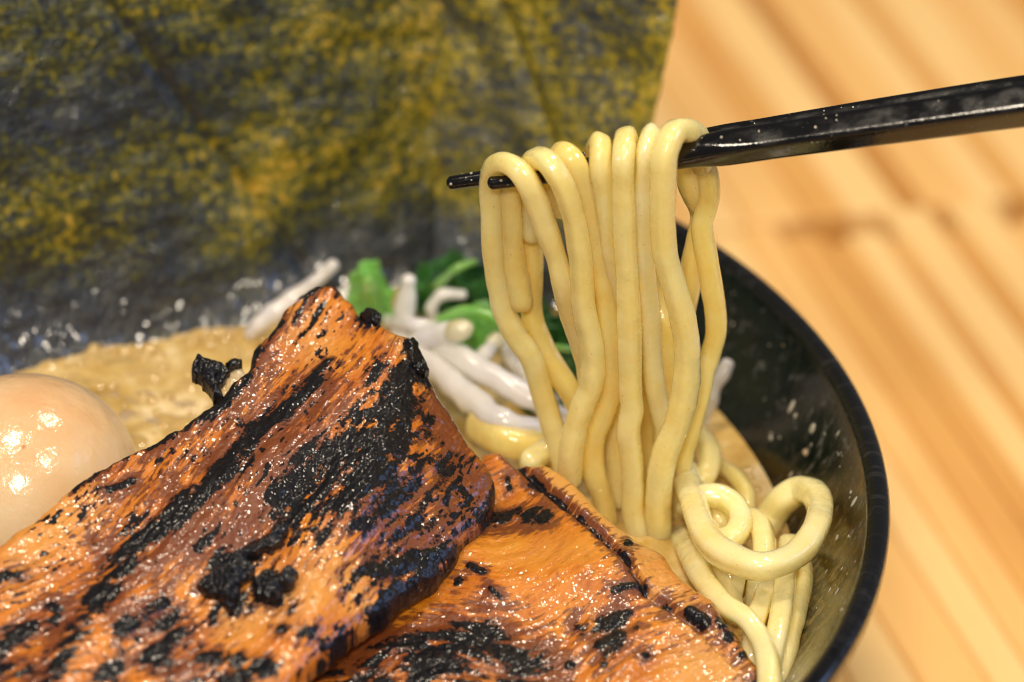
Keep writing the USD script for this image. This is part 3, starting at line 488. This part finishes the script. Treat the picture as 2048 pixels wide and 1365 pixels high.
def leaf(name, label, px, py, d, w, h, seed, material, stem=None, tilt=.5):
    c = at_z(np.float64(px), np.float64(py), SOUP_Z + d); sc = depth(c) / FPX
    N = 60; s, t = np.meshgrid(np.linspace(-1, 1, N), np.linspace(-1, 1, N)); r = np.hypot(s, t); k = np.where(r > 0, np.maximum(abs(s), abs(t)) / np.maximum(r, 1e-9), 0)
    s, t = s * k, t * k
    edge = 1 + .25 * (meshkit.fbm(np.stack([s * 2 + seed, t * 2, s * 0], -1), 3, seed) - .5) * 2.6
    x, y = s * w * .5 * sc * edge, t * h * .5 * sc * edge
    up = U0 * (1 - tilt) + np.array([0, 1, .25]) * tilt; up = up / np.linalg.norm(up); n = np.cross(R0, up)
    zz = (meshkit.fbm(np.stack([x * 330 + seed, y * 330, x * 0], -1), 4, seed) - .5) * .018 - (x ** 2 + y ** 2) * 22
    P = c + x[..., None] * R0 + y[..., None] * up + zz[..., None] * n
    B_ = P - n * .0004; K = N * N
    i, j = np.meshgrid(np.arange(N - 1), np.arange(N - 1), indexing='ij'); q = np.stack([i * N + j, i * N + j + 1, (i + 1) * N + j + 1, (i + 1) * N + j], -1).reshape(-1, 4)
    ring = np.r_[np.arange(N), np.arange(1, N) * N + N - 1, (N - 1) * N + np.arange(N - 2, -1, -1), np.arange(N - 2, 0, -1) * N]; r2 = np.roll(ring, -1)
    top = thing(name, label, 'leafy green', None)
    obj('leaf_blade', (np.vstack([P.reshape(-1, 3), B_.reshape(-1, 3)]), np.vstack([q, q[:, ::-1] + K, np.stack([ring, ring + K, r2 + K, r2], -1)])), material, top, smooth=True)
    if stem:
        P3 = np.array([at_z(np.float64(a), np.float64(b), SOUP_Z + e) for a, b, e in stem[1]]); p = spline(P3, 40)
        obj('leaf_stem', tube(p, stem[0] * .5 * depth(p) / FPX, 14, jitter=.0002, seed=seed), M_STEM, top, smooth=True)
leaf('spinach', 'bright green spinach tuft just right of the pork peak', 742, 590, .010, 95, 120, 51, M_LEAF_B, (20, [(735, 560, .016), (748, 610, .01), (772, 645, .005)]))
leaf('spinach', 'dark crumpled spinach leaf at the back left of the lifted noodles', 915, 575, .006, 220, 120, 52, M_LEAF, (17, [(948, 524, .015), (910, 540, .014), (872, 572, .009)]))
leaf('spinach', 'broad bright green spinach leaf lying left of the lifted noodles', 955, 650, .011, 150, 95, 53, M_LEAF_B, (24, [(880, 640, .010), (940, 622, .014), (1000, 645, .013), (1020, 700, .008)]), .35)
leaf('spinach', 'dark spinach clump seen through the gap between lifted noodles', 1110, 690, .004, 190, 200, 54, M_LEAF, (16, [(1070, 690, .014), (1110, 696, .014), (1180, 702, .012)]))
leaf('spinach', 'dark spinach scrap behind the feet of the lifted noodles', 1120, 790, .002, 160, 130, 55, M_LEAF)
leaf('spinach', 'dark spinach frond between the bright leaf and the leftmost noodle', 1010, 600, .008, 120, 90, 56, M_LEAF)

# ------------------------------------------------------------------ charred pork slices
def stroke_mask(P, strokes):
    """max over strokes of (1 - distance/width), P (n,2) in slice coordinates."""
    out = np.zeros(len(P)); pts = shapely.points(P)
    for st in strokes:
        pl, w = st[0], st[1]; a = st[2] if len(st) > 2 else 1.0
        geo = LineString(pl) if len(pl) > 1 else Point(pl[0])
        d = shapely.distance(pts, geo); out = np.maximum(out, a * np.clip(1.25 - .75 * d / w, 0, 1))
    return out
def pork(name, label, outline, plane, bulge, grain, char, red, pale, thick, step, seed, parent=None, jag=7, specks=1.0):
    o = np.array(outline, float); q = np.vstack([o, o[:1]])
    d = np.r_[0, np.cumsum(np.linalg.norm(np.diff(q, axis=0), axis=1))]; n = int(d[-1] / step)
    x = np.linspace(0, d[-1], n, endpoint=False); b = np.stack([np.interp(x, d, q[:, 0]), np.interp(x, d, q[:, 1])], 1)
    b = np.stack([gaussian_filter(b[:, k], 3, mode='wrap') for k in (0, 1)], 1)
    b += (np.stack([meshkit.fbm(np.c_[b * .03, np.zeros(n)] + s, 4, seed + k) for k, s in ((0, 0), (1, 77))], 1) - .5) * 2 * jag
    poly = Polygon(b).buffer(0); b = np.array(poly.exterior.coords)[:-1]
    x0, y0, x1, y1 = poly.bounds; gx, gy = np.meshgrid(np.arange(x0, x1, step), np.arange(y0, y1, step)); gp = np.stack([gx.ravel(), gy.ravel()], 1)
    gp = gp + np.random.default_rng(seed).uniform(-.25, .25, gp.shape) * step
    inside = shapely.contains_xy(poly.buffer(-step * .6), gp[:, 0], gp[:, 1]); gp = gp[inside]
    P2 = np.vstack([b, gp]); nb = len(b)
    tri = Delaunay(P2).simplices; cen = P2[tri].mean(1); tri = tri[shapely.contains_xy(poly, cen[:, 0], cen[:, 1])]
    a_, b_ = P2[tri[:, 1]] - P2[tri[:, 0]], P2[tri[:, 2]] - P2[tri[:, 0]]
    flip = (a_[:, 0] * b_[:, 1] - a_[:, 1] * b_[:, 0]) > 0; tri[flip] = tri[flip][:, ::-1]        # image y runs down
    p0, nrm = plane
    base = at_plane(P2[:, 0], P2[:, 1], p0, nrm)
    edge = shapely.distance(shapely.points(P2), poly.exterior) if False else shapely.distance(shapely.points(P2), shapely.LinearRing(b))
    pxm = DIST / FPX
    gvec = grain(P2); gv3 = np.c_[gvec * pxm * 1000, np.full(len(P2), seed * 3.0)]
    mc = stroke_mask(P2, char); halo = stroke_mask(P2, [(c[0], c[1] * 1.9 + 8, .9) for c in char]); mr = stroke_mask(P2, red); mp = stroke_mask(P2, pale)
    lo = meshkit.fbm(np.c_[P2 * .006, np.zeros(len(P2)) + seed], 3, seed) - .5
    fib = meshkit.fbm(np.c_[gv3[:, 0] * .16, gv3[:, 1] * .9, gv3[:, 2]], 4, seed + 2) - .5
    pim = meshkit.fbm(gv3 * np.array([1.1, 1.5, 1]), 3, seed + 4) - .5
    h = bulge(P2) + lo * .0026 + fib * .00045 + pim * .0002 + sm(.35, .9, mc) * (.0002 + pim * .0004)
    rim = 1 - np.clip(edge / 22, 0, 1); h -= thick * .42 * (1 - np.sqrt(np.clip(1 - rim ** 2, 0, 1)))
    top = base + nrm * h[:, None]
    bot = base + nrm * (bulge(P2) + lo * .002)[:, None] - nrm * thick
    bot[:nb] = base[:nb] + nrm * ((bulge(P2) + lo * .002)[:nb])[:, None] - nrm * thick * .8
    K = len(P2); r_ = np.arange(nb); r2 = np.roll(r_, -1)
    mid = (top[:nb] * .5 + bot[:nb] * .5) + 0; V = np.vstack([top, bot, mid])
    s1 = np.vstack([np.c_[r_, r_ + 2 * K, r2], np.c_[r2, r_ + 2 * K, r2 + 2 * K], np.c_[r_ + 2 * K, r_ + K, r2 + 2 * K], np.c_[r2 + 2 * K, r_ + K, r2 + K]])
    T = trimesh.Trimesh(V, np.vstack([tri, tri[:, ::-1] + K, s1]), process=False)
    if T.volume < 0: T.invert()
    v_, f_, _ = meshkit.arrays(T, True)
    top_ = thing(name, label, 'pork slice', 'charred pork slices')
    pr = obj('meat', T, M_MEAT, top_, smooth=True)
    gA = meshkit.fbm(np.c_[gv3[:, 0] * .30, gv3[:, 1] * .85, gv3[:, 2] + 40], 4, seed + 7) - .5
    gB = meshkit.fbm(np.c_[gv3[:, 0] * .55, gv3[:, 1] * 1.25, gv3[:, 2] + 80], 3, seed + 8)
    gC = meshkit.fbm(np.c_[P2 * .011, np.zeros(len(P2)) + seed + 5], 3, seed + 9)
    gD = meshkit.fbm(np.c_[gv3[:, 0] * .9, gv3[:, 1] * 2.3, gv3[:, 2] + 120], 3, seed + 11)
    speck = np.maximum(sm(.60, .74, gB), .85 * sm(.62, .74, gD)) * (.38 + .6 * sm(.40, .62, gC)) * specks
    mcn = np.clip(mc * (1.0 + gA * 1.6) + gA * .9 * sm(.02, .4, mc) + speck - .10 * sm(.5, 1, mp), 0, 1)
    cook = np.c_[mcn, np.clip(mr * .85 + .10 + .55 * sm(.12, .9, halo) * (.8 + gA * 1.5) + speck * .8 + gA * .4 * sm(0, .3, mr), 0, 1), mp]; sidec = cook[:nb] * [1, 1, 1] + [0.10, .15, .2]
    primvar(pr, 'cook', np.clip(np.vstack([cook, cook, sidec]), 0, 1)); primvar(pr, 'grain', np.vstack([gv3, gv3 + [0, 0, 9], gv3[:nb] + [0, 0, 3]]))
    return top_
def plane3(a, b, c):
    n = np.cross(b - a, c - a); n /= np.linalg.norm(n)
    if n @ F > 0: n = -n
    return a, n
S1 = plane3(at_y(np.float64(640), np.float64(565), Y0 + .012), at_z(np.float64(0), np.float64(1120), .0815), at_z(np.float64(720), np.float64(1365), .0765))
S2 = plane3(at_z(np.float64(1090), np.float64(915), .0800), at_z(np.float64(1535), np.float64(1330), .0730), at_z(np.float64(720), np.float64(1365), .0695))
def grain1(P):
    # fibres fan: flatter at the upper left edge, steeper lower down
    u, v = P[:, 0], P[:, 1]; off = (u * .62 + v * .78) - 900
    a = np.radians(-43 - 10 * np.clip(off / 400, -1, 1)); ca, sa = math.cos(math.radians(-47)), math.sin(math.radians(-47))
    s = u * ca + v * sa; n = -u * sa + v * ca
    n = n + 60 * np.sin(s / 230) - 30 * np.sin(s / 120 + 1); return np.c_[s, n]
def grain2(P):
    ca, sa = math.cos(math.radians(-16)), math.sin(math.radians(-16)); s = P[:, 0] * ca + P[:, 1] * sa; n = -P[:, 0] * sa + P[:, 1] * ca
    return np.c_[s, n + 45 * np.sin(s / 150) + 18 * np.sin(s / 60)]
OUT2 = [(820, 1010), (900, 960), (960, 905), (1000, 890), (1030, 912), (1060, 920), (1085, 915), (1130, 935), (1175, 975), (1200, 1010), (1250, 1045), (1290, 1065), (1325, 1080), (1338, 1110), (1380, 1150), (1425, 1180), (1450, 1225), (1490, 1260), (1505, 1295), (1545, 1325), (1520, 1370), (1480, 1480), (1250, 1560), (800, 1560), (560, 1420), (620, 1290)]
CH2 = [([(925, 1048), (985, 1036), (1040, 1026), (1092, 1036)], 15), ([(1000, 890), (1060, 945), (1130, 1010), (1165, 1040), (1210, 1080), (1252, 1115), (1262, 1150), (1290, 1180)], 6, .95), ([(1255, 1080)], 11), ([(1290, 1172), (1220, 1190)], 7, .85),
       ([(640, 1400), (760, 1330), (880, 1290), (970, 1272)], 34), ([(760, 1365), (880, 1335), (1000, 1310), (1060, 1330)], 34), ([(700, 1420), (1000, 1390), (1100, 1420)], 40, .9), ([(1160, 1258), (1240, 1240)], 14), ([(1220, 1238), (1262, 1228)], 8), ([(1200, 1292), (1242, 1274)], 12),
       ([(1208, 1335), (1232, 1298)], 13), ([(1330, 1210)], 13), ([(1378, 1216), (1412, 1242)], 11), ([(1440, 1236), (1472, 1282)], 11), ([(1486, 1292)], 12), ([(1140, 1335)], 10), ([(1290, 1312)], 8), ([(1275, 1262)], 9), ([(938, 1138), (966, 1152)], 6), ([(915, 1168)], 10), ([(1540, 1325), (1512, 1390)], 20), ([(1000, 1205), (980, 1190)], 5), ([(1060, 965), (1090, 985)], 5, .8), ([(1015, 955), (1020, 975)], 6, .8)]
RED2 = [([(1000, 890), (1060, 945), (1130, 1010), (1200, 1070), (1262, 1150)], 22, .55), ([(900, 1060), (1080, 1045)], 30, .5), ([(960, 1200), (1100, 1240), (1280, 1190)], 26, .35), ([(660, 1330), (900, 1270), (1080, 1320)], 60, .6), ([(1200, 1290), (1400, 1230), (1500, 1310)], 70, .35), ([(820, 1130), (760, 1220)], 30, .6), ([(960, 940), (930, 1010)], 30, .6)]
PALE2 = [([(1085, 935), (1150, 985), (1230, 1055), (1300, 1095)], 30, .75), ([(1280, 1120), (1340, 1180), (1420, 1250)], 45, .55), ([(1400, 1330), (1480, 1370)], 60, .6), ([(1000, 1120), (1200, 1110)], 30, .2)]
def bulge2(P):
    u, v = P[:, 0], P[:, 1]
    ln = LineString([(1000, 890), (1060, 945), (1130, 1010), (1210, 1080), (1258, 1130), (1290, 1180), (1400, 1250)]); d = shapely.distance(shapely.points(P), ln)
    right = ((u - 1000) * .70 - (v - 890) * .74) > 0
    g = .0010 * np.exp(-((v - 1120 - (u - 1000) * .1) / 70) ** 2) - .0016 * np.exp(-(d / 9) ** 2) + np.where(right, -.0010 * np.clip(d / 50, 0, 1.4), 0)
    return g + .0008 * np.sin((v + u * .3) / 38) * np.exp(-((u - 1080) / 260) ** 2 - ((v - 1190) / 60) ** 2)
pork('pork_slice', 'lower charred pork slice with a pale fat edge, next to the noodles', OUT2, S2, bulge2, grain2, CH2, RED2, PALE2, .0060, 2.8, 12, specks=.3)
OUT1 = [(-160, 1210), (0, 1085), (100, 1010), (160, 962), (215, 930), (265, 900), (330, 872), (380, 835), (430, 800), (455, 770), (495, 735), (502, 695), (545, 655), (565, 615), (600, 585), (635, 565), (672, 566), (695, 590), (725, 625), (760, 645), (800, 680), (835, 700), (860, 745), (900, 790), (950, 845), (985, 880), (1000, 895), (992, 940), (965, 985), (925, 1020), (905, 1065), (850, 1115), (800, 1160), (765, 1200), (738, 1215), (700, 1250), (640, 1310), (580, 1375), (480, 1500), (100, 1560), (-160, 1500)]
CH1 = [([(508, 695), (488, 765), (440, 805), (370, 852)], 17), ([(400, 830), (270, 905), (200, 935), (150, 975)], 11), ([(562, 645), (512, 690)], 7), ([(590, 600), (640, 568), (682, 575)], 8), ([(735, 642), (752, 655)], 17), ([(825, 715), (846, 748)], 22),
       ([(800, 770), (772, 830), (725, 890), (650, 950), (590, 1010), (612, 1050)], 50), ([(800, 860), (790, 930), (720, 980), (660, 1020)], 44, .88), ([(850, 820), (868, 880), (905, 915), (880, 960)], 22, .66), ([(760, 990), (850, 1010), (900, 1000)], 48, .62), ([(680, 1060), (790, 1060)], 34, .56),
       ([(997, 905), (978, 958), (940, 992)], 10, .9), ([(925, 1040), (830, 1128), (745, 1207)], 20), ([(880, 1062), (720, 1140), (700, 1170)], 20, .75), ([(625, 785), (560, 832), (510, 876), (470, 932), (400, 992), (330, 1050)], 22), ([(360, 1030), (262, 1108), (222, 1170), (170, 1252), (132, 1310), (100, 1400)], 24), ([(655, 728), (612, 768)], 6, .9), ([(590, 640), (612, 600)], 4, .7), ([(520, 700), (560, 650)], 4, .5),
       ([(552, 1078), (500, 1112)], 20), ([(450, 1140), (462, 1200)], 36), ([(545, 1182)], 32), ([(436, 1075), (395, 1106)], 8), ([(330, 1208), (242, 1272)], 12), ([(345, 1258)], 30), ([(318, 1312)], 28), ([(520, 1335), (400, 1318)], 13), ([(620, 1275)], 20), ([(650, 1285), (692, 1248)], 12), ([(560, 1265)], 12), ([(0, 1160), (38, 1148)], 10), ([(0, 1295), (60, 1255)], 14), ([(105, 1228)], 18), ([(0, 1345), (60, 1352)], 14), ([(255, 1060), (238, 1080)], 6), ([(190, 1090)], 7), ([(265, 965), (220, 985)], 7), ([(230, 1340), (200, 1365)], 16), ([(450, 1370), (540, 1350)], 16), ([(600, 1220), (560, 1235)], 6, .7)]
RED1 = [([(520, 740), (440, 850), (330, 960), (200, 1060)], 70, .45), ([(640, 800), (560, 880), (430, 1020), (300, 1150)], 55, .6), ([(600, 900), (520, 1010), (440, 1080)], 45, .6), ([(900, 820), (960, 900), (880, 1040)], 60, .6), ([(760, 1000), (840, 1060)], 90, .6), ([(300, 1240), (360, 1340)], 60, .5), ([(60, 1200), (0, 1300)], 60, .35), ([(640, 600), (560, 700)], 30, .2), ([(700, 700), (660, 780)], 30, .2), ([(130, 1260), (60, 1360)], 40, .4)]
PALE1 = [([(40, 1120), (160, 1020)], 50, .45), ([(600, 640), (640, 700)], 50, .35), ([(480, 1240), (640, 1170)], 50, .45), ([(650, 1110), (720, 1180)], 40, .5), ([(790, 690), (880, 790)], 16, .5)]
def bulge1(P):
    u, v = P[:, 0], P[:, 1]
    # a soft ridge from the peak down through the burnt patch; right of it the slice falls away
    e = (u - 830) * .93 + (v - 720) * .36
    g = -.000016 * np.clip(e, 0, 400) ** 1.15 + .0012 * np.exp(-((e + 20) / 70) ** 2)
    return g + .0014 * np.exp(-(((u - 480) * .7 + (v - 1000) * .72) / 80) ** 2) - .0007 * np.exp(-(((u - 580) * .7 + (v - 1000) * .72) / 36) ** 2)
top1 = pork('pork_slice', 'upper charred pork slice with a burnt black patch, against the egg', OUT1, S1, bulge1, grain1, CH1, RED1, PALE1, .0048, 2.7, 31, specks=1.0)
def flake(name, outline, lift, thick, dome, seed, parent, material, step=2.5, tip=None):
    o = np.array(outline, float); q = np.vstack([o, o[:1]]); d = np.r_[0, np.cumsum(np.linalg.norm(np.diff(q, axis=0), axis=1))]; n = int(d[-1] / step)
    x = np.linspace(0, d[-1], n, endpoint=False); b = np.stack([np.interp(x, d, q[:, 0]), np.interp(x, d, q[:, 1])], 1)
    b = b + (np.stack([meshkit.fbm(np.c_[b * .07, np.zeros(n)] + k, 3, seed + k) for k in (0, 1)], 1) - .5) * 11
    poly = Polygon(b).buffer(0); poly = max(getattr(poly, 'geoms', [poly]), key=lambda g: g.area); b = np.array(poly.exterior.coords)[:-1]
    x0, y0, x1, y1 = poly.bounds; gx, gy = np.meshgrid(np.arange(x0, x1, step), np.arange(y0, y1, step)); gp = np.stack([gx.ravel(), gy.ravel()], 1)
    gp = gp[shapely.contains_xy(poly.buffer(-step * .6), gp[:, 0], gp[:, 1])]; P2 = np.vstack([b, gp]); nb = len(b)
    tri = Delaunay(P2).simplices; cen = P2[tri].mean(1); tri = tri[shapely.contains_xy(poly, cen[:, 0], cen[:, 1])]
    a_, b_ = P2[tri[:, 1]] - P2[tri[:, 0]], P2[tri[:, 2]] - P2[tri[:, 0]]; flip = (a_[:, 0] * b_[:, 1] - a_[:, 1] * b_[:, 0]) > 0; tri[flip] = tri[flip][:, ::-1]
    edge = shapely.distance(shapely.points(P2), shapely.LinearRing(b)); base = at_plane(P2[:, 0], P2[:, 1], *S1)
    h = bulge1(P2) + lift + dome * np.sqrt(np.clip(edge / 22, 0, 1)) + (meshkit.fbm(np.c_[P2 * .09, np.zeros(len(P2)) + seed], 4, seed) - .5) * dome * 1.8 * np.clip(edge / 8, 0, 1)
    if tip is not None: h += tip(P2)
    top = base + S1[1] * h[:, None]; bot = top - S1[1] * (thick + np.maximum(h - lift - bulge1(P2), 0))[:, None]
    K = len(P2); r_ = np.arange(nb); r2 = np.roll(r_, -1)
    T = trimesh.Trimesh(np.vstack([top, bot]), np.vstack([tri, tri[:, ::-1] + K, np.c_[r_, r_ + K, r2], np.c_[r2, r_ + K, r2 + K]]), process=False)
    if T.volume < 0: T.invert()
    obj(name, T, material, parent, smooth=60)
flake('burnt_flake', [(572, 1050), (578, 1072), (562, 1100), (530, 1112), (505, 1122), (482, 1132), (462, 1128), (480, 1108), (512, 1098), (534, 1084), (545, 1062)], .0014, .0014, .0010, 61, top1, M_CHAR)
flake('burnt_flake', [(450, 1118), (480, 1112), (498, 1128), (512, 1148), (500, 1165), (484, 1180), (478, 1205), (464, 1236), (448, 1222), (436, 1202), (412, 1196), (392, 1178), (410, 1160), (430, 1150), (440, 1136)], .0012, .0014, .0014, 62, top1, M_CHAR)
flake('burnt_flake', [(530, 1150), (556, 1158), (576, 1146), (596, 1160), (588, 1184), (566, 1202), (546, 1222), (526, 1210), (508, 1196), (506, 1172)], .0012, .0014, .0014, 63, top1, M_CHAR)
flake('burnt_nub', [(383, 722), (392, 698), (412, 708), (440, 716), (458, 728), (452, 748), (442, 760), (446, 784), (428, 782), (418, 764), (398, 746), (380, 736)], -.0012, .0022, .0012, 64, top1, M_CHAR)
flake('burnt_nub', [(452, 716), (470, 702), (484, 708), (480, 720), (462, 722)], -.0014, .0016, .0004, 65, top1, M_CHAR)
flake('fat_scrap', [(446, 734), (462, 720), (482, 714), (494, 732), (484, 760), (462, 784), (440, 792), (436, 770)], -.0026, .0030, .0006, 66, top1, M_FATBIT)
flake('burnt_nub', [(718, 634), (732, 622), (750, 630), (762, 646), (752, 662), (734, 656)], .0002, .0014, .0010, 67, top1, M_CHAR)
flake('burnt_nub', [(806, 708), (826, 700), (846, 716), (858, 740), (846, 752), (826, 742)], .0002, .0014, .0010, 68, top1, M_CHAR)
